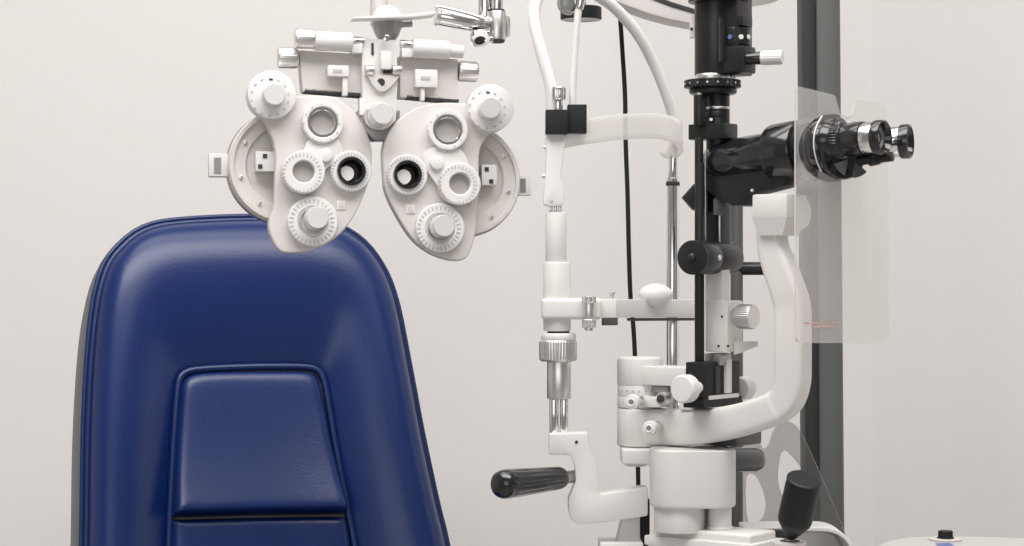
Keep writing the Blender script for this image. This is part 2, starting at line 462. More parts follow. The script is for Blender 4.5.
    b = B(); b.ring(p + pn * .003, pn, q(15), q(12.2), .0045, 56); obj('collar', b, 'satin', ld)
    b = B(); pk = PP(lowk[0] - 5, lowk[1] + 1.5, .003); b.knurl(pk, pk + pn * .026, q(11.4), 26, dep=.03); obj('knob', b, 'knob', ld)
    # small square plaque and two screws
    b = B(); b.box(PP(sq[0], sq[1], .0005), (q(9), .0012, q(9)), pax, bev=.0004); b.box(PP(sq[0], sq[1], .0013), (q(4.5), .0006, q(4.5)), pax, bev=0, mi=1)
    obj('square_plaque', b, ['bright', 'white2'], hs)
    return hs
PL = [(258, 108), (276, 100), (300, 96), (330, 96), (345, 103), (358, 116), (367, 132), (372, 152), (371, 172), (366, 190), (357, 211), (344, 230), (328, 243),
      (308, 251), (290, 253), (279, 250), (271, 236), (269, 222), (274, 205), (275, 180), (275, 150), (268, 128)]
housing('l', PL, (283, 168), 57, (211, 154, 225, 177), (255, 152, 276, 172), (270, 97), (275, 95), (321.5, 123.5), (302, 173),
        [(308, 140), (322, 138), (336, 140), (341, 148), (340, 158), (330, 166), (320, 172), (306, 168), (300, 158), (304, 148)], (325, 155.5), (350, 172), (346.5, 173.5), (312, 222), (319, 218), (341, 205))
PR = [(500, 120), (492, 108), (462, 103), (436, 103), (416, 108), (398, 120), (388, 134), (383, 150), (384, 175), (386, 191), (396, 213), (412, 238), (429, 252), (448, 259.5), (463, 260),
      (470, 252), (475, 236), (477, 211), (479, 180), (480, 150), (490, 134)]
housing('r', PR, (461, 181), 58, (517, 175, 528, 196), (480, 165, 496, 186), (487, 110), (490, 108.5), (446, 131), (457.5, 185),
        [(427, 150), (440, 146), (456, 148), (464, 156), (468, 170), (458, 186), (445, 196), (436, 186), (424, 168), (422, 158)], (436, 163), (406, 175.5), (403.5, 177), (439, 228.5), (444, 226), (410.5, 209))

# upper carriage: two plates, tubes with knobs, slide boxes
def carriage(x0, y0, x1, y1, skew, tube, neck, kn1, kn2, box, tail, foot):
    b = B(); pts = [PP(x0, y0, -.006), PP(x1, y0 + skew, -.006), PP(x1, y1 + skew, -.006), PP(x0 + (4 if x0 < 380 else 0), y1, -.006)]
    b.prism([p - pn * .022 for p in pts], pn * .022, bev=.0015); cp = obj('carriage_plate', b, 'white2', ph)
    b = B(); b.box(PP((x0 + x1) / 2 + 2, y1 + skew / 2 + .6, -.016), (q(abs(x1 - x0) - 4), .020, q(3.2)), (PP.u * math.cos(math.atan2(-skew, x1 - x0)) + PP.v * math.sin(math.atan2(-skew, x1 - x0)), pn, PP.v), bev=0); obj('slide_gap', b, 'dark', cp, label='black gap line')
    b = B(); p, p2 = PP(*tube[0], .004), PP(*tube[1], .004); b.cyl(p, p2, q(9.6)); tb = obj('slide_tube', b, 'white', ph)
    b = B(); b.cyl(PP(*neck[0], .004), PP(*neck[1], .004), q(4.4)); obj('neck', b, 'chrome', tb)
    if kn1:
        b = B(); b.knurl(PP(*kn1[0], .004), PP(*kn1[1], .004), q(9.8), 28, dep=.02); obj('knob', b, 'satin', tb)
    else:
        b = B(); b.cyl(PP(448, 50.5, .004), PP(463, 52, .004), q(6.6)); obj('end_cap', b, 'white', tb)
    b = B(); b.knurl(PP(*kn2[0], -.010), PP(*kn2[1], -.010), q(10.6), 30, dep=.02); obj('levelling_knob', b, 'satin', cp)
    b = B(); bx0, by0, bx1, by1 = box; b.box(PP((bx0 + bx1) / 2, (by0 + by1) / 2, .0), (q(bx1 - bx0), .012, q(by1 - by0)), pax, bev=.001)
    b.box(PP((bx0 + bx1) / 2, by0 + (by1 - by0) * .45, .0062), (q((bx1 - bx0) * .42), .001, q(3.2)), pax, bev=0, mi=1)
    tx0, ty0, tx1, ty1 = tail; b.box(PP((tx0 + tx1) / 2, (ty0 + ty1) / 2, -.001), (q(tx1 - tx0), .009, q(ty1 - ty0)), pax, bev=.0006)
    obj('slide_scale', b, ['bright', 'mark'], cp)
    b = B(); b.box(PP(*foot, .0), (q(11), .014, q(9)), pax, bev=.0008); obj('stop_block', b, 'bright', tb)
carriage(299, 50, 364, 91, 4, ((314, 41), (352, 42.5)), ((350, 40.5), (364, 41.5)), ((295, 38.5), (315, 39)), ((278, 57.5), (297.5, 58)), (327, 66, 348, 77), (342, 77, 347, 96), (356, 49.5))
carriage(400, 55, 458, 97, 4, ((412, 48), (449, 50.5)), ((400, 44), (414, 45)), None, ((458, 71), (477, 72)), (414, 70, 437, 88), (420, 88, 424, 101), (406, 53.5))
# centre bracket
b = B(); pts = [PP(x, y, .004) for x, y in ((362, 38), (396, 40), (398, 76), (396, 120), (388, 128), (374, 128), (363, 118), (362, 76))]
b.prism([p - pn * .03 for p in pts], pn * .03, bev=.0015); cb = obj('centre_bracket', b, 'white', ph)
b = B(); b.box(PP(372.5, 49, .0045), (q(2.4), .001, q(12)), pax, bev=0); obj('slot', b, 'dark', cb)
b = B(); b.box(PP(385, 61, .007), (q(10.5), .014, q(18)), pax, bev=.001); obj('latch', b, 'bright', cb)
b = B(); b.box(PP(387, 71.5, .005), (q(8), .006, q(3.5)), pax, bev=0); obj('latch_gap', b, 'dark', cb)
for x in (369.5, 396.5):
    b = B(); b.cyl(PP(x - 4.5, 70, .008), PP(x + 4.5, 70.3, .008), q(5.2)); obj('hinge_pin', b, 'satin', cb)
b = B(); pts = [PP(x, y, .004) for x, y in ((366, 75), (400, 76), (390, 88), (384, 92), (378, 92), (372, 86))]
b.prism(pts, pn * .005, bev=.0008); b.cyl(PP(381, 82.3, .0085), PP(381, 82.3, .0095), q(4), bev=0, mi=1); obj('hinge_plate', b, ['white2', 'dark'], cb)
b = B(); pts = [PP(x, y, -.004) for x, y in ((358, 110), (400, 110), (400, 124), (388, 140), (374, 140), (358, 124))]
b.prism([p - pn * .02 for p in pts], pn * .02, bev=.001); obj('bracket_foot', b, 'steel', cb)
b = B(); p = PP(377, 117.5, .002); b.cyl(p, p + pn * .012, q(14), bev=.001); b.ring(p + pn * .012, pn, q(13), q(9), .003, 48); sk = obj('spread_knob_base', b, 'satin', cb)
b = B(); p = PP(379, 116, .014); b.knurl(p, p + pn * .022, q(11.3), 26, dep=.03); obj('spread_knob', b, 'knob', sk)
b = B(); b.box(PP(361.5, 107, .001), (q(4.5), .008, q(17)), pax, bev=.0006); obj('lever_tab', b, 'bright', cb)
# hub, lever blade and level
b = B(); c = PP(387, 20, -.010)
b.lathe(c, UP, [(q(15.5), -.001)] + [(q(15.5) * math.cos(a), q(15) * math.sin(a)) for a in [k * PI / 24 for k in range(1, 13)]], 48)
hub = obj('hub_dome', b, 'white2', ph)
b = B(); b.lathe(PP(387, 21.5, -.010), -UP, [(q(15.5), 0), (q(15), q(6)), (q(12), q(14)), (q(8), q(20)), (q(3.5), q(24)), (q(.5), q(25))], 12); obj('hub_cup', b, 'steel', ph, 20)
b = B(); p = PP(386, 39, .010); b.cyl(p, p + pn * .006, q(3.2)); obj('hub_screw', b, 'chrome', hub)
b = B(); pts = [PP(350, 20.8, .0), PP(372, 18.6, .0), PP(402, 18.2, .0), PP(420, 15.8, .0), PP(432, 14.2, .0), PP(432, 17.6, .0), PP(420, 19.5, .0), PP(402, 21, .0), PP(372, 21.5, .0), PP(350, 22, .0)]
b.prism(pts, pn * .020, bev=.0004); obj('lever_blade', b, 'white', ph)
b = B(); b.cyl(PP(399, 24, -.004), PP(412, 23.5, -.004), q(3.6)); obj('arm_stub', b, 'steel', ph)
b = B(); b.cyl(PP(379, 26, -.034), PP(379, -60, -.034), q(9), seg=40); obj('mounting_post', b, 'white2', ph)

# ================================================================== CHROME SUPPORT ARM
ar = thing('swivel_mount', 'polished chrome swivel mount above the right half of the phoropter', 'support arm', PP(498, 30, -.01))
b = B(); b.cyl(PP(436, 15.5, -.006), PP(490, 26, -.006), q(9.2), bev=.003); at = obj('arm_tube', b, 'chrome', ar)
b = B(); b.ring(PP(436, 15.5, -.006), (PP(490, 26, -.006) - PP(436, 15.5, -.006)), q(9.9), q(6), .004); obj('arm_collar', b, 'satin', at)
b = B(); b.tube([PP(435, 8, .004), PP(440, 7, .006), PP(465, 13, .007), PP(485, 19.5, .006)], q(1.8)); obj('arm_rib', b, 'chrome', at)
b = B(); b.cyl(PP(497, 40.5, -.006), PP(497, 11.5, -.006), q(9), bev=.0015); b.cyl(PP(502, 37, -.014), PP(502, 16, -.014), q(8.5), bev=.003); bl = obj('swivel_block', b, 'satin', ar)
for ya, yb in ((42.5, 40), (12, 9.5)):
    b = B(); b.cyl(PP(497, ya, -.006), PP(497, yb, -.006), q(8)); obj('swivel_bearing', b, 'dark', bl)
la = (UP * .78 + pn * -.62).normalized()
b = B(); b.ring(PP(480, 40.5, .002), la, q(10), q(6), .007, 40); b.box(PP(488, 40, -.004), (q(10), .010, q(5)), pax, bev=.001); obj('clamp_ring', b, 'chrome', ar)
b = B(); b.cyl(PP(480, 39.5, .001), PP(480, 39.5, .001) + la * .003, q(6), bev=0); obj('clamp_core', b, 'dark', ar)
b = B(); b.cyl(PP(497, 11, -.006), PP(497, -70, -.006), q(6)); b.cyl(PP(485, 24, -.014), PP(485, -70, -.014), q(7)); obj('upright_rod', b, 'chrome', ar)

# ================================================================== CHIN REST FRAME
YL = .03; YR = .17
TZ = H - .345
hr = thing('chin_rest_frame', 'white chin and forehead rest with looped tube and black hand grips', 'chin rest', W(640, 600, .05))
b = B()
pts = [(549, 433.5), (588, 433), (589.5, 449), (596, 464), (598.5, 480), (600, 493), (606, 494.5), (648, 487), (648, 516), (622, 520), (577, 524), (570, 517), (568, 500), (574, 480), (570, 456), (549, 455)]
YB = YL - .012
b.prism(roundp([W(x, y, YB) for x, y in ((549, 433.5), (588, 433), (589.5, 447), (592.5, 456), (596, 463), (598, 474), (599.5, 494.5), (612, 493), (630, 490), (648, 487), (648, 516), (622, 520), (600, 523), (577, 524.5), (570.5, 519), (568.5, 512), (568, 500), (576, 482), (575, 468), (571, 455), (549, 455))], .003), V((0, .030, 0)), bev=.0018, seg=2)
br = obj('grip_bracket', b, 'white', hr)
b = B(); p = W(576.5, 442, YB); b.cyl(p, p - V((0, .0008, 0)), L(1.6), bev=0); obj('bracket_screw', b, 'dark', br)
b = B(); pts = [(623, 517), (640, 514), (640, 560), (612, 560)]
b.prism([W(x, y, YL + .004) for x, y in pts], V((0, .03, 0)), bev=.0015); obj('bracket_leg', b, 'white', hr)
b = B(); zt = W(620, 541.5, YL).z; b.box(V((W(621, 0, YL).x, YL + .012, (zt + TZ) / 2)), (.044, .05, zt - TZ), bev=.002); obj('mount_plate', b, 'white', hr)
b = B(); b.box(W(644, 522, YL + .075), (.011, .02, .05), bev=.002); obj('dark_gap_block', b, 'blackm', hr)  # black block added to darken the gap beside the bracket
# near grip, along -E2
g0 = W(565, 477.3, YL - .004); g1 = W(499, 484.8, YL - .09)
ax = (g1 - g0).normalized(); ln = (g1 - g0).length
def grip(p, ax, prof, flutes=14, dep=.0009):
    bb = B(); u, w = perp(ax); R = []
    for r, h, f in prof:
        R.append([p + ax * h + (u * math.cos(a) + w * math.sin(a)) * max(r - f * dep * abs(math.sin(a * flutes / 2)) ** 4, 1e-5) for a in [2 * PI * k / 112 for k in range(112)]])
    return bb.rings(R)
b = grip(g0, ax, [(.0085, .006, 0), (.0108, .008, 0), (.0114, .011, 0), (.0117, .016, 1), (.0142, ln - .024, 1), (.0145, ln - .016, 0), (.0143, ln - .008, 0), (.0128, ln - .003, 0), (.0095, ln + .0005, 0), (.005, ln + .002, 0), (.0001, ln + .0024, 0)])
gp = obj('hand_grip', b, 'blackg', hr, 40)
b = B(); b.cyl(g0 - ax * .014, g0 + ax * .008, .0066); obj('ferrule', b, 'satin', gp)
# far grip, along +E2
f0 = W(694, 460, YR + .03); f1 = W(757, 459.5, YR + .14)
b = B(); ax = (f1 - f0).normalized(); ln = (f1 - f0).length
b.lathe(f0, ax, [(.011, 0), (.013, .003), (.0145, ln - .012), (.0135, ln - .004), (.010, ln), (.0001, ln + .001)], 36); obj('hand_grip', b, 'blackg', hr)
b = B(); b.prism([W(x, y, YR) for x, y in ((664, 437), (700, 437), (704, 470), (704, 505), (664, 505))], V((0, .03, 0)), bev=.002); obj('grip_bracket', b, 'white', hr)
# near column, bottom to top
def v(px, y0, y1, r, Y=YL): return W(px, y0, Y), W(px, y1, Y), L(r, Y)
b = B(); b.cyl(*v(554, 436, 392, 4.6)); b.cyl(*v(564, 436, 392, 4.2)); col = obj('guide_rod', b, 'chrome', hr)
b = B(); b.cyl(*v(559, 399, 360, 12)); obj('column_sleeve', b, 'satin', hr)
b = B(); b.knurl(*v(558, 361, 340, 19), 40, dep=.04); obj('height_wheel', b, 'satin', hr)
b = B(); b.cyl(*v(558.5, 340.5, 333, 17.4)); b.cyl(*v(558.5, 334, 329.5, 11), mi=1); obj('wheel_collar', b, ['bright', 'dark'], hr)
b = B(); b.cyl(*v(557, 331, 262, 13.8)); b.cyl(*v(556, 262.5, 212.5, 10.6)); obj('column', b, 'white', hr)
for x in (551, 555.5, 560):
    b = B(); b.cyl(*v(x, 214, 203, 1.7)); obj('column_pin', b, 'chrome', hr)
# side strut
b = B(); pts = closed_spline([W(x, y, YL - .010) for x, y in ((546, 134), (564.5, 134), (564, 150), (562, 166), (561, 178), (563.5, 188), (563.5, 199), (561, 205.5), (545.5, 205.5), (543.5, 198), (545, 180), (546, 155))], 4)
b.prism(pts, V((0, .018, 0)), bev=.002); st = obj('side_strut', b, 'bright', hr)
for (x, y, w_) in ((545.5, 147, 1.6), (544, 176, 2.0)):
    b = B(); b.cyl(W(x - w_, y, YL - .004), W(x + w_, y, YL - .004), L(2.0), seg=16); obj('strut_screw', b, 'satin', st)
b = B(); b.cyl(W(551.5, 201, YL - .0105), W(551.5, 201, YL - .0095), L(1.5), seg=16); obj('strut_screw', b, 'satin', st)
# chin bar on the E2 line
b = B(); p0 = W(548, 308.3, YL - .006); p1 = W(692, 308.3, YL + .135)
bx = (p1 - p0).normalized(); by = UP.cross(bx)
def onbar(px):   # distance along the bar under image column px
    r = W(px, 308.3, 0) - CAM; n = V((by.x, by.y, 0)); t = (p0 - CAM).dot(n) / r.dot(n); return CAM + r * t
pa, pb = onbar(600), onbar(692)
b.box((pa + pb) / 2, ((pb - pa).length, .016, L(18.5, .05)), (bx, by, UP), bev=.0015)
b.box(W(571, 308.6, YL), (.060, .036, L(21, YL)), bev=.004, seg=3); b.box(W(606, 308.3, YL + .004), (.020, .020, L(18.5, YL)), bev=.001)
cbar = obj('chin_bar', b, 'white', hr)
b = B(); pc = (onbar(630) + pb) / 2 - UP * L(11.5, .05); b.box(pc, ((pb - onbar(630)).length, .010, .003), (bx, by, UP), bev=.0004, mi=0); obj('rail_strip', b, 'greym', cbar)
b = B(); b.box(onbar(603) - UP * .0135 - by * .010, (.020, .004, .008), (bx, by, UP), bev=.0005); obj('rail_slot', b, 'greym', cbar)
k0 = W(589, 308.3, YL - .022)
b = B(); b.knurl(k0 + UP * (.012), k0 + UP * .0055, .0072, 24); b.cyl(k0 + UP * .006, k0 - UP * .0115, .0062); b.knurl(k0 - UP * .011, k0 - UP * .0195, .0072, 24)
b.cyl(k0 - UP * .019, k0 - UP * .0225, .0045); obj('chin_height_screw', b, 'satin', cbar)
b = B(); k1 = W(612, 308.3, YL + .004); b.cyl(k1 + UP * .009, k1 + UP * .0145, .0020); b.cyl(k1 + UP * .0145, k1 + UP * .0165, .0036); obj('bar_pin', b, 'satin', cbar)
# chin cup: a shallow saddle, thick in the middle
b = B(); cc = onbar(650.5) - by * .008 + UP * .0155
R = []
for i in range(25):
    t = -1 + 2 * i / 24; hw = .0186 * t
    hh = .0128 * max(0, 1 - t * t) ** .78 + .0003
    dz = .030 * math.sqrt(max(0, 1 - t * t)) + .0003
    R.append([cc + X * (hw * 1.0) + UP * (hh * math.sin(a) - .002 * (1 - t * t)) + YA * (dz * .5 * math.cos(a)) for a in [2 * PI * k / 24 for k in range(24)]])
b.rings(R); obj('chin_cup', b, 'bright', hr, 60)
# far chrome column
xr = 672.8
b = B(); pt = W(xr, 178, YR + .02); b.cyl(V((pt.x, pt.y, TZ + .001)), pt, L(6.4, YR)); fc = obj('far_column', b, 'chrome', hr)
b = B(); b.cyl(W(xr, 180, YR + .02), W(xr + 1, 145, YR + .02), L(4.6, YR)); obj('inner_rod', b, 'chrome', fc)
b = B(); b.cyl(W(xr, 186, YR + .02), W(xr, 181.5, YR + .02), L(7, YR)); obj('stop_ring', b, 'dark', fc)
# looped tube
lp = [W(552, 122, YL), W(552, 104, YL), W(550.5, 84, YL), W(541, 50, YL + .005), W(534.5, 22, YL + .012), W(536, 2, YL + .02), W(547, -14, YL + .035), W(573, -19, YL + .06),
      W(600, -3, YL + .085), W(619, 12, YL + .10), W(639, 36, YL + .115), W(655, 66, YL + .13), W(667, 96, YL + .14), W(674, 120, YL + .148), W(676, 142, YL + .15)]
b = B(); b.tube(lp, lambda t: .0066 - .0007 * t, 24); obj('loop_tube', b, 'tubew', hr, 80)
# forehead band
fb = [W(556, 139, YL + .0), W(580, 133, YL + .01), W(605, 128.5, YL + .035), W(630, 126.5, YL + .065), W(655, 126, YL + .10), W(670, 128.5, YL + .122), W(678, 134, YL + .138), W(678.5, 141, YL + .150), W(671, 148, YL + .162)]
b = B(); b.strip(fb, UP, lambda t: .020 + .005 * min(1, t * 4), .0065); fbo = obj('forehead_band', b, 'frost', hr, 60, label='milky white curved forehead strap')
b = B(); b.cyl(W(676, 138, YR + .022), W(664, 156, YR + .018), L(9.5, YR), L(6, YR)); obj('band_socket', b, 'frost', hr)
# black clamp and chrome thumb knob
b = B(); b.box(W(556.5, 122.5, YL - .006), (.0225, .022, .0245), bev=.001); cl = obj('clamp_block', b, 'blackm', hr)
b = B(); b.box(W(576.8, 119.5, YL + .006), (.0195, .022, .029), bev=.0008); obj('clamp_cheek', b, 'blackm', hr)
b = B(); b.knurl(W(559, 100, YL - .006), W(559, 87, YL - .006), L(7.2), 14, dep=.10); b.cyl(W(558, 112, YL - .006), W(558, 98, YL - .006), L(4.8)); obj('clamp_knob', b, 'chrome', cl)
# fixation lamp on a thin white rod
b = B(); b.tube([W(573, 118, YL + .002), W(572.6, 100, YL + .002), W(573, 82, YL + .002), W(575.5, 40, YL + .002), W(578, 14, YL + .002), W(580, 4, YL + .002)], .0037, 16); fr = obj('fixation_rod', b, 'tubew', hr)
b = B(); b.cyl(W(579, 9, YL + .002), W(583.5, -14, YL + .002), .0046); obj('rod_socket', b, 'chrome', fr)
YD = YL + .045
b = B(); b.lathe(W(581, 20, YD), UP, [(L(19.5, YD), 0), (L(20.6, YD), .001), (L(20.6, YD), .0125), (L(19.5, YD), .0135), (0, .014)], 56, cap0=False); b.lathe(W(581, 20, YD), UP, [(L(19.6, YD), 0), (L(17.5, YD), .0006), (0, .0008)], 56, mi=1, cap0=False)
dl = obj('fixation_lamp', b, ['blackm', 'steel'], hr, label='round black lamp head')
b = B(); p = W(566, 4, YL + .012); b.cyl(p, p - V((-.1, 1, .1)).normalized() * .006, L(8.5)); b.ring(p + V((.002, -.003, 0)), V((.35, -1, 0)), L(12), L(9), .008); obj('lamp_joint', b, 'steel', dl)
b = B(); b.tube([W(568, -2, YL + .02), W(577, -12, YL + .03), W(581, -12, YD), W(581, 8, YD)], .005, 14); obj('lamp_stem', b, 'steel', dl)

# ================================================================== SLIT LAMP
sl = thing('slit_lamp', 'white and black slit lamp with a binocular microscope, lamp tower and joystick', 'slit lamp', W(700, 600, .02))
sax = (E1, E2, UP)
def SB(px, py, Y, a, c, h, **k):
    bb = B(); bb.box(W(px, py, Y), (a, c, h), sax, **k); return bb
# --- base
b = B(); b.box(W(714, 535, -.005), (.112, .052, L(13.5)), sax, bev=.003, seg=3)
b.box(W(714, 541.5, -.005), (.125, .064, .010), sax, bev=.002)
bs = obj('cross_slide', b, 'white', sl)
b = B(); zt = W(715, 546.5, -.005).z; b.box(V((W(722, 0, .01).x, .012, (zt + TZ) / 2)), (.125, .085, zt - TZ), sax, bev=.004); obj('slide_body', b, 'white', sl)
b = B(); b.cyl(W(679.5, 531, -.004), W(679.5, 503, -.004), L(25.5), bev=.001); b.cyl(W(720, 531, -.012), W(720, 503, -.012), L(11.5), bev=.001); b.box(W(700, 518, .02), (.05, .02, L(26)), sax); b.cyl(W(720, 530, -.012), W(720, 526, -.012), L(13), bev=.001); obj('base_column', b, 'white', sl)
def supere(c, rx, ry, e, n=72):
    return [c + E1 * (math.copysign(abs(math.cos(2 * PI * k / n)) ** e, math.cos(2 * PI * k / n)) * rx) + E2 * (math.copysign(abs(math.sin(2 * PI * k / n)) ** e, math.sin(2 * PI * k / n)) * ry) for k in range(n)]
b = B(); c0 = W(692.5, 505, .0); hh = L(57)
pr = [(.97, 0), (.99, .001), (1, .003), (1, hh - .004), (.99, hh - .001), (.96, hh)]
b.rings([[c0 + UP * h + (p - c0) * s for p in [c0 + X * (math.copysign(abs(math.cos(a)) ** .5, math.cos(a)) * .0428) + YA * (math.copysign(abs(math.sin(a)) ** .9, math.sin(a)) * .034) for a in [2 * PI * k / 96 for k in range(96)]]] for s, h in pr])
hs = obj('base_housing', b, 'white', sl)
b = B(); b.box(W(643, 455, .035), (.045, .05, L(15.5)), (X, YA, UP), bev=.0022, seg=3); b.cyl(W(636, 466, .045), W(636, 460, .045), L(11), mi=0); obj('pivot_shelf', b, 'white', hs)
# --- pivot stack
PX, PY_ = 640, .05
def pc(y0, y1, r, **k):
    bb = B(); bb.cyl(W(PX, y0, PY_), W(PX, y1, PY_), L(r, PY_), **k); return bb
b = pc(386, 357, 23, bev=.003); pv = obj('pivot_cap', b, 'white', sl)
b = pc(396, 385, 22.5, bev=.0004)
for k in range(9):
    a = math.radians(200 + k * 16); o = V((math.cos(a), math.sin(a), 0)); p = W(PX, 390, PY_) + o * L(22.6, PY_)
    b.cyl(p - o * .0005, p + o * .0003, .0011, bev=0, seg=10, mi=1)
obj('angle_scale', b, ['bright', 'mark'], pv)
b = pc(407, 396, 23, bev=.0006); b.box(W(657, 401.5, .025), (.022, .020, L(10.5)), sax, bev=.0008); cb_ = obj('clamp_band', b, 'white', sl)
b = B(); b.box(W(664, 389, .03), (.020, .016, .006), sax, bev=.0004); obj('link_plate', b, 'steel', pv)
def screw(px, py, Y, r, tail, parent):
    bb = B(); p = W(px, py, Y); o = V((-.34, -.94, 0))
    bb.knurl(p - o * .006, p + o * .006, L(r, Y), 20, dep=.05); bb.ring(p + o * .0055, o, L(r * .6, Y), L(r * .35, Y), .0015); bb.cyl(p + o * .005, p + o * .0063, L(r * .38, Y), bev=0, mi=1)
    bb.cyl(p - o * .006 , p - o * .0060 + V((.010, .03, 0)), L(r * .42, Y), mi=0)
    s_ = obj('thumb_screw', bb, ['bright', 'steel'], parent)
    b2 = B(); b2.cyl(p + V((.004, .012, 0)), p + V((.009, .028, 0)), L(r * .68, Y)); obj('screw_shank', b2, 'satin', s_)
screw(633, 402, -.01, 7.4, 0, cb_)
b = B(); p = W(663, 398.5, .0); b.cyl(p - E2 * .004, p + E2 * .01, L(6.5)); b.cyl(p - E2 * .006, p - E2 * .003, L(4), mi=1); obj('clamp_nut', b, ['satin', 'dark'], cb_)
b = B(); b.cyl(W(679, 409, .02), W(679, 401, .02), L(4.5)); obj('stop_pillar', b, 'chrome', cb_)
b = B(); b.box(W(690, 405, .0), (.016, .016, .009), sax, bev=.0008); obj('stop_block', b, 'bright', cb_)
# --- illumination arm
b = B(); b.box(W(667, 375.5, .028), (.066, .034, L(19.5)), sax, bev=.0025); ia = obj('lamp_arm', b, 'white', sl)
# --- microscope arm: a swept white casting
b = B()
arm = [(PX, 426.5, PY_ - .008, 19), (665, 426.5, .030, 19), (690, 427, .008, 19), (718, 424.5, -.014, 17.5), (744, 419, -.034, 16.5), (766, 412, -.051, 16), (780, 405.5, -.061, 16), (788.5, 396, -.067, 16), (792.5, 380, -.070, 16.5), (793, 360, -.071, 16.5), (793, 335, -.071, 16.5), (792.5, 308, -.070, 16.5),
       (788, 290, -.068, 16), (780, 268, -.063, 15.5), (774, 250, -.059, 13.5), (772, 235, -.058, 13), (773, 224, -.058, 13)]
P = spline([W(x, y, Y) for x, y, Y, r in arm], 6); rr = []
ks = [a[3] for a in arm]
R = []
for i, p in enumerate(P):
    t = (P[min(i + 1, len(P) - 1)] - P[max(i - 1, 0)]).normalized()
    f = i / 6; j = min(int(f), len(ks) - 2); r = ks[j] + (ks[j + 1] - ks[j]) * (f - j); r = r * .001 * .97
    u = (E2 - t * E2.dot(t)).normalized(); w = t.cross(u)
    hd = .0135 if f < 6 else .0125
    ring = []
    for k in range(32):
        a = 2 * PI * (k + .5) / 32; c_, s_ = math.cos(a), math.sin(a); e = .38
        ring.append(p + w * (math.copysign(abs(c_) ** e, c_) * r) + u * (math.copysign(abs(s_) ** e, s_) * hd))
    R.append(ring)
b.rings(R); b.cyl(W(PX, 445.5, PY_), W(PX, 407.5, PY_), L(23, PY_), bev=.002)
ma = obj('microscope_arm', b, 'white', sl, 45)
screw(650.5, 428, -.02, 7.2, 0, ma)
b = B(); b.box(W(728, 437, .03), (.05, .05, .014), sax, bev=.002); obj('arm_underside_plate', b, 'greym', ma)
# head block under the microscope
b = B(); c = W(779.5, 206.5, -.064)
b.box(c, (.038, .040, .023), sax, bev=.002)
lo = c - UP * .0112
top = [lo + E1 * (.019 * i) + E2 * (.020 * j) for i, j in ((-1, -1), (1, -1), (1, 1), (-1, 1))]
bot = [lo - UP * .017 - E1 * .001 + E1 * (.013 * i) + E2 * (.016 * j) for i, j in ((-1, -1), (1, -1), (1, 1), (-1, 1))]
F = B(); b.rings([bot, top]); hb = obj('arm_head', b, 'white', ma)
b = B(); p = W(800.5, 213, -.058); b.cyl(p - E1 * .012, p + E1 * .004, .0155, bev=.002); obj('head_cap', b, 'white', hb)
# --- tilt base of the lamp tower
b = B(); c = W(713, 381, .0)
b.box(c + UP * .002, (.021, .070, .036), sax, bev=.0015)
b.box(c - UP * .0205, (.024, .074, .009), sax, bev=.001)
tb = obj('tilt_base', b, 'blackm', sl)
b = B(); b.box(c - UP * .0150 + E1 * .0118, (.002, .058, .004), sax, bev=0, mi=0); obj('base_strip', b, 'satin', tb)
b = B(); b.box(c + UP * .005 + E1 * .0115 + E2 * .008, (.006, .009, .034), sax, bev=.0005); obj('guide_strip', b, 'bright', tb)
b = B(); b.box(c + UP * .002 + E1 * .0112 - E2 * .010, (.002, .008, .027), sax, bev=0); obj('guide_slot', b, 'dark', tb)
b = B(); p = c - E2 * .0352 - E1 * .004 + UP * .008; b.cyl(p - E2 * .0006, p + E2 * .001, .0022, bev=0); obj('base_screw', b, 'dark', tb)
k = W(682, 389, -.055)
b = B(); b.knurl(k + E2 * .013, k, .0138, 40, dep=.03); b.lathe(k, -E2, [(.0125, 0), (.0122, .0012), (0, .0015)], 40); b.cyl(k + E2 * .010, k + E2 * .03, .006); obj('slit_width_knob', b, 'bright', tb)
k2 = W(744, 388, .045); b = B(); b.knurl(k2 - E2 * .01, k2 + E2 * .006, .0118, 36, dep=.03); obj('slit_width_knob', b, 'bright', tb)
# --- lamp carriage: white body
b = B(); c = W(724, 326, .0)
b.box(c, (.026, .030, L(51)), sax, bev=.0015); b.box(W(717.5, 288, .002), (.020, .016, L(42)), sax, bev=.0015)
lc = obj('lamp_carriage', b, 'white', sl)
b = B()
for (x, y) in ((722, 316.5), (718.5, 346), (728, 346)):
    p = W(x, y, -.0); n_ = -E2
    r_ = p - CAM; t_ = ((c - E2 * .0151) - CAM).dot(E2) / r_.dot(E2); p = CAM + r_ * t_
    b = B(); b.cyl(p + E2 * .0005, p - E2 * .0004, .0013, bev=0, seg=14); obj('carriage_screw', b, 'dark', lc)
k = W(735, 316.5, -.016); b = B(); b.knurl(k + E1 * .004, k + E1 * .022, .0124, 34, dep=.05); b.cyl(k, k + E1 * .006, .0095); obj('carriage_knob', b, 'satin', lc)
b = B(); b.prism([W(x, y, -.012) for x, y in ((734, 342), (758, 341.5), (758, 346), (741, 353), (734, 355))], V((0, .012, 0)), bev=.0006); obj('carriage_spout', b, 'white2', lc)
b = B(); b.box(W(718, 359, .0), (.018, .022, .012), sax, bev=.001); obj('carriage_foot', b, 'steel', lc)
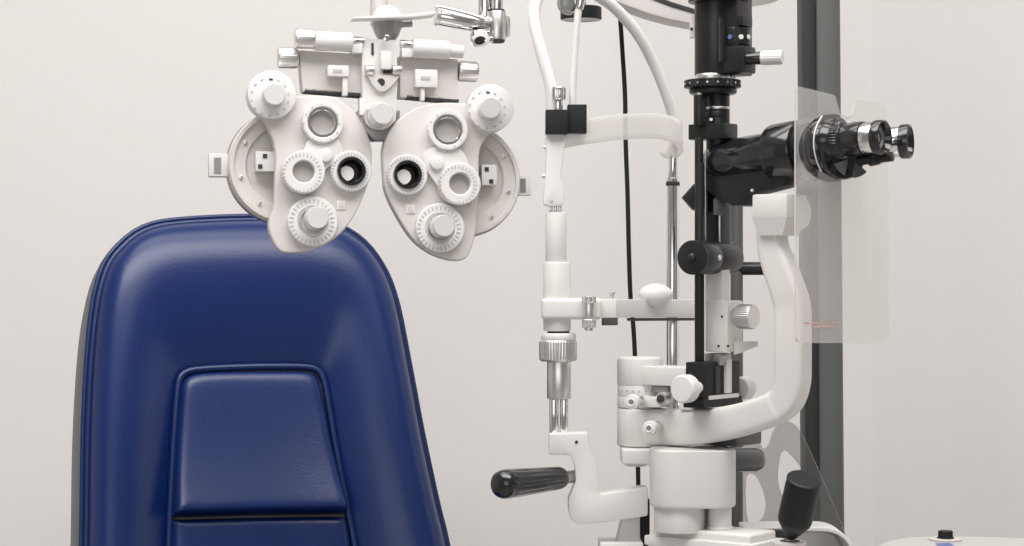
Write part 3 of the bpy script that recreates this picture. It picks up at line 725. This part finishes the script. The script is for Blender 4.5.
# --- tower columns
b = B(); b.cyl(W(699.5, 366, -.014), W(699.5, 163, -.014), L(4.9), seg=20); b.cyl(W(699, 172, -.014), W(699, 138, -.014), L(4.4), seg=20)
tc_ = obj('tower_column', b, 'black', sl)
b = B(); b.box(W(717, 215, .012), (.020, .020, .072), sax, bev=.001); obj('slit_housing', b, 'black', sl)
b = B(); b.cyl(W(705.3, 242, -.010), W(705.3, 150, -.010), L(.9), seg=10); b.cyl(W(719.5, 242, -.008), W(719.5, 212, -.008), L(.9), seg=10); obj('slit_rod', b, 'satin', tc_)
b = B(); b.prism([W(x, y, -.010) for x, y in ((713.5, 199), (720, 194), (726, 199), (726, 215), (713.5, 215))], V((0, .003, 0)), bev=.0003)
for y in (203, 210): b.cyl(W(719.8, y, -.010), W(719.8, y, -.0106), .0012, bev=0, seg=12, mi=1)
obj('tag_plate', b, ['greym', 'dark'], tc_)
b = B(); b.prism([W(x, y, -.006) for x, y in ((683, 197), (695, 183.5), (708, 183.5), (708, 212), (694, 209.5))], V((0, .022, 0)), bev=.0006); obj('mirror_prism', b, 'blackm', sl)
# --- drum
d0 = W(692, 257.5, -.040); ax = V((.56, .83, 0)).normalized()
b = B(); b.cyl(d0, d0 + ax * .004, .0170, bev=.001, seg=48); b.cyl(d0 + ax * .004, d0 + ax * .034, .0166, bev=.0006, seg=48); b.cyl(d0 + ax * .0335, d0 + ax * .080, .0162, bev=.002, seg=48)
dr_ = obj('tilt_drum', b, 'black', sl)
b = B(); b.lathe(d0, -ax, [(.0045, 0), (.004, .002), (.002, .0034), (0, .0038)], 24); p = d0 + ax * .026 + V((.83, -.56, 0)) * .0165; b.cyl(p - V((.83, -.56, 0)) * .002, p + V((.83, -.56, 0)) * .0008, .0028, mi=1); obj('drum_screw', b, ['black', 'satin'], dr_)
# --- collimator tube, clamp, gear
b = B(); b.cyl(W(718, 152, .0), W(718, 86, .0), L(11.8)); b.cyl(W(717, 118, .0), W(717, 112, .0), L(12.3)); b.box(W(706, 110, .006), (.010, .010, .030), bev=.0005); ct = obj('collimator_tube', b, 'black', sl)
b = B(); b.cyl(W(718, 109.5, .0), W(718, 107, .0), L(12.4), bev=.0002); p = W(711, 119.5, -.0125); b.cyl(p, p - V((0, .001, 0)), .0016, bev=0, seg=14); obj('silver_ring', b, 'satin', ct)
b = B(); b.box(W(713, 132, -.004), (.042, .026, L(15.5)), sax, bev=.0012); obj('tower_clamp', b, 'black', sl)
b = B(); b.cyl(W(699, 126, -.014), W(699, 95, -.014), L(5.4)); b.cyl(W(699.5, 96, -.014), W(699.5, 90, -.014), L(2.6), mi=1); obj('guide_rod', b, ['black', 'satin'], sl)
b = B(); p0 = W(712.5, 88.5, .0); b.knurl(p0, p0 + UP * .0085, L(28.3), 34, dep=.05); b.cyl(W(713, 94.5, .0), W(713, 88, .0), L(24)); gd = obj('gear_wheel', b, 'black', sl)
b = B()
for k in range(17):
    a = 2 * PI * k / 17; o = V((math.cos(a), math.sin(a), 0)); b.cyl(p0 + UP * .0042 + o * L(27), p0 + UP * .0042 + o * L(28.5), .0011, bev=0, seg=8)
obj('gear_mark', b, 'satin', gd)
b = B(); b.cyl(W(711, 81, .0), W(711, 74, .0), L(15.5)); b.cyl(W(733, 81, .0), W(733, 74, .0), L(2.5)); obj('bearing_ring', b, 'satin', sl)
# --- lamp housing
b = B(); b.cyl(W(715, 76, .006), W(715, -40, .006), L(20.5), bev=.001); b.box(W(730, 33, .000), (.034, .030, L(86)), sax, bev=.0015)
b.cyl(W(719, 2.5, .004), W(719, -3, .004), L(31), bev=.0006)
lh = obj('lamp_housing', b, 'black', sl)
b = B(); b.box(W(739, 60.5, -.012), (.026, .024, L(27)), sax, bev=.003); fb_ = obj('filter_box', b, 'black', lh)
b = B(); b.box(W(737, 22, -.010), (.024, .020, L(10)), sax, bev=.001); obj('filter_cover', b, 'black', lh)
b = B(); b.box(W(722.6, 40, -.014), (.002, .012, L(44)), sax, bev=0); obj('housing_slot', b, 'dark', lh)
b = B()
wc = W(737, 37, -.008); b.cyl(wc - UP * .009, wc + UP * .009, .0135)
fd = obj('filter_wheel', b, 'black', lh)
for (x, m_) in ((730.2, 'blue'), (741, 'bright'), (748.4, 'bright')):
    b = B(); r_ = W(x, 36.8, 0) - CAM
    # point where the sight line meets the wheel
    ox, oy = CAM.x - wc.x, CAM.y - wc.y; A = r_.x ** 2 + r_.y ** 2; Bq = 2 * (ox * r_.x + oy * r_.y); Cq = ox * ox + oy * oy - .0135 ** 2
    ds = Bq * Bq - 4 * A * Cq
    t = (-Bq - math.sqrt(ds)) / (2 * A) if ds > 0 else -Bq / (2 * A)
    p = CAM + r_ * t; n_ = V((p.x - wc.x, p.y - wc.y, 0)).normalized()
    b.cyl(p - n_ * .001, p + n_ * .0008, L(2.4), bev=0, seg=18); obj('filter_spot', b, m_, fd)
b = B(); k = W(746, 58.6, -.022); kx = V((.93, -.36, 0)); b.cyl(k, k + kx * .016, L(6.4)); lv = obj('filter_lever', b, 'blackg', fb_)
b = B(); b.knurl(k + kx * .0155, k + kx * .037, L(7.2), 18, dep=.05); obj('lever_knob', b, 'bright', lv)
b = B(); b.box(W(692.5, 27, .012), (.005, .01, .022), bev=.0006); b.cyl(W(691.5, 29, .008), W(691.5, 29, .006), .0015, mi=1); obj('housing_latch', b, ['bright', 'dark'], lh)
# --- microscope
mx0 = W(728, 161.5, -.006); mx1 = W(842, 143.5, -.094)
ma_ = (mx1 - mx0).normalized()
def on(px):       # point of the optical axis under image column px
    r = W(px, 273, 0) - CAM; n = V((ma_.y, -ma_.x, 0)); t = (mx0 - CAM).dot(n) / r.dot(n); s = (CAM.x + r.x * t - mx0.x) / ma_.x; return mx0 + ma_ * s
s2 = V((-ma_.y, ma_.x, 0)).normalized(); u2 = ma_.cross(s2)
if u2.z < 0: u2 = -u2
def A(px): return (on(px) - mx0).length * (1 if px > 728 else -1)
b = B()
b.lathe(mx0, ma_, [(.0110, A(709)), (.0150, A(711)), (.0185, A(716)), (.0207, A(723)), (.0217, A(731)), (.0217, A(745)), (.0221, A(745.5)), (.0221, A(777))], 56)
b.lathe(mx0, ma_, [(.0200, A(775)), (.0282, A(775.4)), (.0292, A(777.5)), (.0292, A(801)), (.0280, A(803)), (.0235, A(803.5))], 56)
mb = obj('microscope_body', b, 'blackg', sl, label='gloss black microscope barrel')
b = B(); b.lathe(mx0, ma_, [(.0215, A(800)), (.0234, A(803)), (.0234, A(819)), (.022, A(821))], 56); b.ring(on(809), ma_, .0240, .02, .005, 56); obj('magnification_changer', b, 'blackm', mb)
b = B(); b.lathe(mx0, ma_, [(.0235, A(819)), (.0248, A(821)), (.0248, A(828)), (.023, A(830))], 56); obj('coupling_ring', b, 'blackg', mb)
# objective foot plate below the barrel
b = B(); b.prism([on(x) - u2 * d_ - s2 * .015 for x, d_ in ((704, .012), (708, .022), (720, .034), (738, .0465), (751, .0475), (753, .037), (790, .033), (796, .024), (780, .012), (716, .008))], s2 * .030, bev=.001); obj('dovetail_mount', b, 'black', mb)
b = B(); p = W(752, 190.5, -.07); b.cyl(p, p - V((0, .002, 0)), .0016); obj('mount_screw', b, 'satin', mb)
b = B(); b.cyl(on(806) - u2 * .030 - s2 * .004, on(803) - u2 * .044 - s2 * .004, .008); obj('mount_lug', b, 'blackm', mb)
# binocular head: prism box and two eyepieces
ec1 = W(874.5, 138, -.118); ec2 = W(899.5, 141.8, -.072); ed = V((.80, -.585, .02)).normalized()
hc = (ec1 + ec2) / 2 - ed * .036
es = (ec2 - ec1).normalized()
b = B(); pl_ = []
for k in range(40):
    a = 2 * PI * k / 40; pl_.append(hc - ed * .022 + (es * math.cos(a) * 1.05 + UP * math.sin(a)) * .0245)
b.prism(pl_, ed * .010, bev=.002)
pb_ = obj('prism_housing', b, 'blackg', mb)
b = B(); cd = W(845, 153, -.093)
R = []
nd = V((.42, -.9, -.05)).normalized(); us, ws = perp(nd)
b.lathe(cd - nd * .012, nd, [(.023, 0), (.0255, .002), (.0255, .010), (.024, .012), (0, .0125)], 56)
us = nd.cross(UP).normalized() * -1
if us.x < 0: us = -us
ws = UP
for a0_, a1_ in ((-92, -48), (-152, -112)):
    arc = [cd + nd * .0126 + us * (.0236 * math.cos(a)) + ws * (.0236 * math.sin(a)) for a in [math.radians(a0_ + (a1_ - a0_) * k / 8) for k in range(9)]]
    am = math.radians((a0_ + a1_) / 2)
    b.prism(arc + [cd + nd * .0126 + us * (.008 * math.cos(am)) + ws * (.008 * math.sin(am))], nd * .0006, bev=0, mi=1)
p = W(857.5, 172.5, -.100); b.cyl(p, p + nd * .002, .0016, mi=2)
obj('prism_disc', b, ['blackg', 'greym', 'dark'], pb_)
def eyepiece(c, ed):
    b = B(); b.lathe(c - ed * .042, ed, [(.0170, -.016), (.0186, -.015), (.0186, -.004), (.0172, -.002), (.0172, .012), (.0158, .013), (.0158, .020), (.0166, .0215), (.0164, .031), (.0148, .032)], 48)
    b.knurl(c - ed * .041, c - ed * .031, .0182, 40, dep=.04)
    e = obj('eyepiece', b, 'blackg', pb_)
    b = B(); b.lathe(c - ed * .0105, ed, [(.0145, -.002), (.0150, 0), (.0150, .013), (.0148, .014)], 48); obj('eyepiece_band', b, 'chrome', e)
    b = B(); b.lathe(c + ed * .0005, ed, [(.0146, 0), (.0164, .0012), (.0168, .0035), (.0168, .0085), (.0162, .0100), (.0150, .0104), (.0138, .0090), (.0120, .0042), (.0098, .0035)], 56, 0, True, False)
    cup = obj('eyecup', b, 'blackg', e)
    b = B(); b.ring(c + ed * .003, ed, .0105, .0085, .0022, 40); b.ring(c + ed * .003, ed, .0072, .0062, .0018, 40); obj('lens_ring', b, 'steel', cup)
    b = B(); b.lathe(c + ed * .0025, ed, [(.0092, 0), (.0085, .0008), (.006, .0018), (.003, .0024), (0, .0026)], 40); obj('eye_lens', b, 'glass', cup)
eyepiece(ec1, ed); eyepiece(ec2, V((.91, -.41, .02)).normalized())
b = B(); p = W(858, 161, -.10); b.cyl(p, p + E1 * .036 + UP * .003, .0046); b.cyl(p + E1 * .012, p + E1 * .022 + UP * .002, .0060); obj('focus_rod', b, 'black', pb_)
# --- joystick
j0 = W(790, 541, -.06); j1 = W(804.5, 478.5, -.090); ja = (j1 - j0).normalized(); jl = (j1 - j0).length
b = B(); b.lathe(j0, ja, [(.0020, 0), (.0020, .004)], 16, 1); b.lathe(j0, ja, [(.0035, .003), (.0085, .010), (.0158, .0215), (.0165, .0235), (.0168, .026), (.0168, jl - .008), (.0160, jl - .004), (.0168, jl - .0035), (.0168, jl - .001), (.0155, jl), (.013, jl + .0005), (0, jl - .0015)], 48)
jy = obj('joystick', b, ['blackm', 'satin'], sl, label='black joystick leaning right')
b = B(); b.cyl(j0 - UP * .004, j0, .016); b.ring(j0 - UP * .0005, UP, .010, .005, .0012, mi=1); obj('joystick_base', b, ['white2', 'dark'], sl)
# --- rail cover beside the joystick
b = B(); b.strip([W(742, 527, .06), W(775, 526.2, .06), W(806, 526, .06), (W(826, 527, .06)), W(838, 532, .06), W(846, 541, .06), W(853, 560, .06), W(856, 590, .06)], YA, .05, .0042); rc = obj('rail_cover', b, 'bright', sl, 50)
b = B(); b.prism([W(x, y, .05) for x, y in ((764, 529.5), (824, 529.5), (834, 535), (842, 548), (850, 600), (764, 600))], V((0, .03, 0)), bev=.002); obj('rail', b, 'steel', rc)
b = B(); b.box(W(781, 533, .035), (.022, .02, .008), bev=.001); obj('rail_stop', b, 'dark', rc)

# ================================================================== BREATH SHIELD
lft = W(795, 200, -.135)
su, sv, sn = E2.copy(), UP.copy(), E2.cross(UP)
def sh(px, py, off=0.0):
    r = W(px, py, 0) - CAM; t = (lft + sn * off - CAM).dot(sn) / r.dot(sn); p = CAM + r * t; d = p - lft; return (d.dot(su), d.dot(sv))
def rnd(pts, k=5): return [tuple((V((*p, 0)))[:2]) for p in pts]
bs_ = thing('breath_shield', 'clear acrylic breath shield with notched top hung around the black eyepieces', 'breath shield', lft + su * .07 - UP * .14)
o_ = [(797, 343), (795.3, 340), (795, 92), (796, 87.5), (799, 86.5), (832, 94.5), (835, 96.5), (837, 104), (841, 117), (846, 119), (852, 115), (854, 104), (857, 100.5), (886, 103.5), (888, 106), (888, 340), (886, 343)]
h_ = [(832 + 34 * math.cos(a), 148 + 34 * math.sin(a)) for a in [2 * PI * k / 56 for k in range(56)]]
holed('shield_sheet', [[sh(*p) for p in o_], [sh(*p) for p in h_]], frame(lft, su, sv, sn), .0014, 'sheet', bs_)
o2 = [(797, 187), (796, 120), (814, 117.5), (811, 128), (809, 143), (810, 158), (813, 171), (817, 178), (824, 184), (830, 187)]
holed('inner_sheet', [[sh(x, y, -.004) for x, y in o2]], frame(lft - sn * .004, su, sv, sn), .0012, 'clear', bs_)
b = B(); pth = [(822, 116), (817, 125), (814, 136), (814, 149), (817, 162), (821, 171)]
b.tube([lft + su * sh(*p, .002)[0] + sv * sh(*p, .002)[1] + sn * .002 for p in pth], .0007, 8); obj('cut_edge', b, 'bright', bs_, label='bright polished cut edge')
b = B(); b.tube([lft + su * sh(*p, .0)[0] + sv * sh(*p, .0)[1] for p in ((795, 90), (795, 150), (795, 250), (795, 330), (795.5, 338), (799, 342))], .0006, 8); obj('polished_edge', b, 'white2', bs_)
b = B()
for (x0, x1, y) in ((803, 808, 323.2), (810, 817, 323), (819, 829, 322.8), (831, 837, 322.6), (812, 820, 326.6), (822, 833, 326.3)):
    a_, c_ = sh((x0 + x1) / 2, y); w_ = sh(x1, y)[0] - sh(x0, y)[0]
    b.box(lft + su * a_ + sv * c_ + sn * .0010, (w_, .0003, .0020), (su, sn, sv), bev=0)
obj('printed_mark', b, 'red', bs_, label='faded reddish print')

# ================================================================== INSTRUMENT TABLE, SIDE TABLE
tz = TZ
b = B(); pl = []
tcx = V((L(190), .07, tz - .03))
for k in range(64):
    a = 2 * PI * k / 64; sx = math.copysign(abs(math.cos(a)) ** .35, math.cos(a)); sy = math.copysign(abs(math.sin(a)) ** .35, math.sin(a)); pl.append(tcx + E1 * (.22 * sx) + E2 * (.125 * sy))
it = thing('instrument_table', 'white instrument table carrying the slit lamp', 'table', V((tcx.x, tcx.y, 0)))
b.prism(pl, V((0, 0, .03)), bev=.006, seg=3); obj('tabletop', b, 'bright', it, 50)
b = B(); b.cyl(V((tcx.x, tcx.y, .03)), V((tcx.x, tcx.y, tz - .025)), .04); obj('pedestal', b, 'satin', it)
b = B(); b.cyl(V((tcx.x, tcx.y, .0)), V((tcx.x, tcx.y, .035)), .15, bev=.01); obj('foot', b, 'greym', it)
# side table at the right
sz = H - .300
so = [(870, 560), (872, 550), (880, 544), (893, 539.5), (915, 536.8), (945, 536), (1000, 537), (1100, 541)]
st = []
for x, y in so:
    r = W(x, y, 0) - CAM; t = (sz - CAM.z) / r.z; st.append(CAM + r * t)
pts = spline(st, 4) + [V((st[-1].x + .1, -.35, sz)), V((st[0].x - .0, -.35, sz))]
sdt = thing('side_table', 'white side table with a rounded corner at the right edge of the room', 'table', V((.62, .0, 0)))
b = B(); b.prism([p - UP * .025 for p in pts], V((0, 0, .025)), bev=.003, seg=3); obj('tabletop', b, 'laminate', sdt, 50)
b = B(); b.cyl(V((.62, -.05, .03)), V((.62, -.05, sz - .02)), .035); obj('pedestal', b, 'satin', sdt)
b = B(); b.cyl(V((.62, -.05, 0)), V((.62, -.05, .035)), .2, bev=.01); obj('foot', b, 'greym', sdt)
r = W(945.5, 540, 0) - CAM; t = (sz - CAM.z) / r.z; kp = CAM + r * t
kb = thing('control_knob', 'small black ribbed knob on a pale disc on the side table', 'knob', kp)
b = B(); b.cyl(kp + UP * .0002, kp + UP * .0020, .0185); obj('disc', b, 'white2', kb)
b = B(); b.knurl(kp + UP * .0018, kp + UP * .0105, .0082, 24, dep=.06); b.cyl(kp + UP * .0015, kp + UP * .0035, .0096); obj('knob_cap', b, 'blackm', kb)
b = B(); r = W(945.5, 545.5, 0) - CAM; t = (sz - CAM.z) / r.z; p = CAM + r * t; b.box(p + UP * .0006, (.017, .026, .0008), bev=.0002); tag(obj('blue_sticker', b, 'blue'), 'blue sticker on the side table in front of the black knob', 'sticker')

# ================================================================== POSTS, LAMP, CABLE, PANEL
YP = .62
pst = thing('equipment_post', 'thick grey floor-to-ceiling post behind the eyepieces', 'post', V((W(821, 0, YP).x, YP, 0)))
def slat(pa, pb, bx0, bx1, y0, dep, bev):     # upright bar leaning a hair, as it stands in the room
    bb = B(); zt, zb = 2.70, 0.0
    def xx(t, bt, z):
        yp = 273 - (z - H) / ((D + y0) / (D * 1000.0)); return W(t + (bt - t) * yp / 546.0, 0, y0).x
    R = []
    for z in (zb, zt):
        l, r = xx(pa, bx0, z), xx(pb, bx1, z); c = bev
        R.append([V((l, y0 + dep, z)), V((l, y0 + c, z)), V((l + c * .3, y0 + c * .3, z)), V((l + c, y0, z)), V((r - c, y0, z)), V((r - c * .3, y0 + c * .3, z)), V((r, y0 + c, z)), V((r, y0 + dep, z))])
    return bb.rings(R)
obj('column', slat(815.5, 841, 819.5, 845.5, YP, .05, .008), 'post', pst)
obj('shaded_side_strip', slat(802, 816, 806, 821, YP + .004, .046, .003), 'postd', pst, label='black strip for the shaded left side of the post')  # shade on the left of the post, painted as a dark strip
YS = .36
sp = thing('stand_pole', 'slim dark grey pole with a crossbar behind the lamp tower', 'pole', V((W(736.5, 0, YS).x, YS, 0)))
b = B(); b.cyl(V((W(736.7, 0, YS).x, YS, .02)), W(736.7, 190, YS), L(6.3, YS), seg=24); obj('pole', b, 'greym', sp)
b = B(); b.cyl(W(736.7, 268.5, YS), W(785, 268.5, YS), L(6.6, YS), seg=24); obj('crossbar', b, 'black', sp)
b = B(); b.cyl(V((W(736.5, 0, YS).x, YS, .0)), V((W(736.5, 0, YS).x, YS, .025)), .07, bev=.006); obj('foot', b, 'greym', sp)
# overhead lamp: a wide tilted dish
ol = thing('overhead_lamp', 'pale ceiling-hung lamp with a dark grooved arm at the top edge above the slit lamp', 'lamp', W(705, -8, .40))
oc = W(715, 1, .27); k_ = L(1, .27)
b = B(); b.lathe(oc, UP, [(.0001, 0), (60 * k_, 0), (64 * k_, .0015), (66 * k_, .005), (66 * k_, .016), (62 * k_, .020), (.0001, .024)], 72); lo_ = obj('lamp_dish', b, 'bright', ol, 50)
Ya = .20
b = B(); b.prism(roundp([W(x, y, Ya) for x, y in ((560, -22), (600, -4), (649, 14), (672, 20), (692, 23.8), (716, 26), (716, -30), (560, -60))], .006), V((0, .055, 0)), bev=.003); la_ = obj('lamp_arm', b, 'white2', ol, 50)
b = B(); b.prism([W(x, y, Ya - .0012) for x, y in ((560, -42), (647, -2.5), (672, 7), (700, 15), (700, 10.5), (672, 2), (647, -8), (560, -48))], V((0, .003, 0)), bev=.0004); obj('arm_groove', b, 'dark', la_, label='dark groove line')
b = B(); b.cyl(oc + UP * .022, V((oc.x, oc.y, 2.70)), .016); obj('lamp_stem', b, 'white', ol)
# cable
b = B(); YC = .28
b.tube([V((W(606, 0, YC).x, YC, 2.69)), W(611, -300, YC), W(617, -40, YC), (W(619, 0, YC)), W(622, 45, YC), W(625, 95, YC), W(625.6, 140, YC), W(627.5, 192, YC), W(629, 255, YC), W(630.5, 296, YC), W(633, 322, YC), W(635, 357, YC), W(637, 420, YC), W(638, 470, YC), W(638.5, 520, YC), W(636, 640, YC), V((W(636, 0, YC).x, YC, .3)), V((W(630, 0, YC).x, YC, .004))], L(2.3, YC), 12)
tag(obj('power_cable', b, 'blackm', sharp=80), 'thin black cable hanging down behind the chin rest', 'cable')
# smoky panel with openings
YQ = .43
pq = thing('smoky_panel', 'smoky translucent plastic panel with rounded openings behind the joystick', 'panel', W(790, 600, YQ))
oq = W(790, 530, YQ)
def pqc(x, y): p = W(x, y, YQ) - oq; return (p.x, p.z)
def cs2(pts, k=5): return [(p.x, p.y) for p in closed_spline([V((*pqc(*p), 0)) for p in pts], k)]
out = [(738, 470), (740, 440), (748, 432), (756, 438), (763, 449), (769, 445), (773, 433), (779, 424.5), (788, 422), (796, 427), (804, 440), (820, 475), (836, 513), (850, 548), (862, 580), (862, 610), (738, 610), (737, 540)]
h1 = [(779, 457), (782, 450.5), (786, 450), (794, 458), (801, 468), (800, 485), (790, 496), (781, 494), (777, 478)]
h2 = [(746, 476), (754, 474), (761, 484), (766, 500), (765, 514), (758, 523), (748, 523), (745, 500)]
holed('panel_sheet', [cs2(out), cs2(h1), cs2(h2)], frame(oq, X, UP, -YA), .006, 'smoke', pq, bev=.0008)
b = B(); b.box(V((oq.x + .012, YQ, (W(0, 606, YQ).z) / 2)), (.03, .03, W(0, 606, YQ).z), bev=.003); obj('panel_stand', b, 'greym', pq)

# ================================================================== LIGHT
def area(name, loc, rot, sx, sy, e, col=(1, .985, .97)):
    l = bpy.data.lights.new(name, 'AREA'); l.shape = 'RECTANGLE'; l.size = sx; l.size_y = sy; l.energy = e; l.color = col
    o = bpy.data.objects.new(name, l); COL.objects.link(o); o.location = loc; o.rotation_euler = rot; return o
area('ceiling_panel', (.0, -.80, 2.68), (0, 0, 0), 2.4, 1.1, 65)
area('ceiling_panel', (-.25, .20, 2.68), (0, 0, 0), 1.8, .5, 11)
area('front_fill', (-.5, -3.6, 1.5), (math.radians(86), 0, math.radians(-8)), 2.6, 1.6, 21, (.98, .99, 1))  # added fill lamp behind the camera, no window known there
w = bpy.data.worlds.new('room_light'); scene.world = w; w.use_nodes = True
w.node_tree.nodes['Background'].inputs[0].default_value = (1, .985, .97, 1)
w.node_tree.nodes['Background'].inputs[1].default_value = .22

# ================================================================== CAMERA
cd_ = bpy.data.cameras.new('camera'); cam = bpy.data.objects.new('camera', cd_); COL.objects.link(cam)
cam.location = CAM; cam.rotation_euler = (math.radians(90), 0, 0)
cd_.sensor_width = 36; cd_.sensor_fit = 'HORIZONTAL'; cd_.lens = 36 * D / 1.024; cd_.clip_start = .05
scene.camera = cam
vs = scene.view_settings
vs.view_transform = 'Standard'; vs.look = 'None'; vs.gamma = 1; vs.exposure = 0.0; vs.use_curve_mapping = False
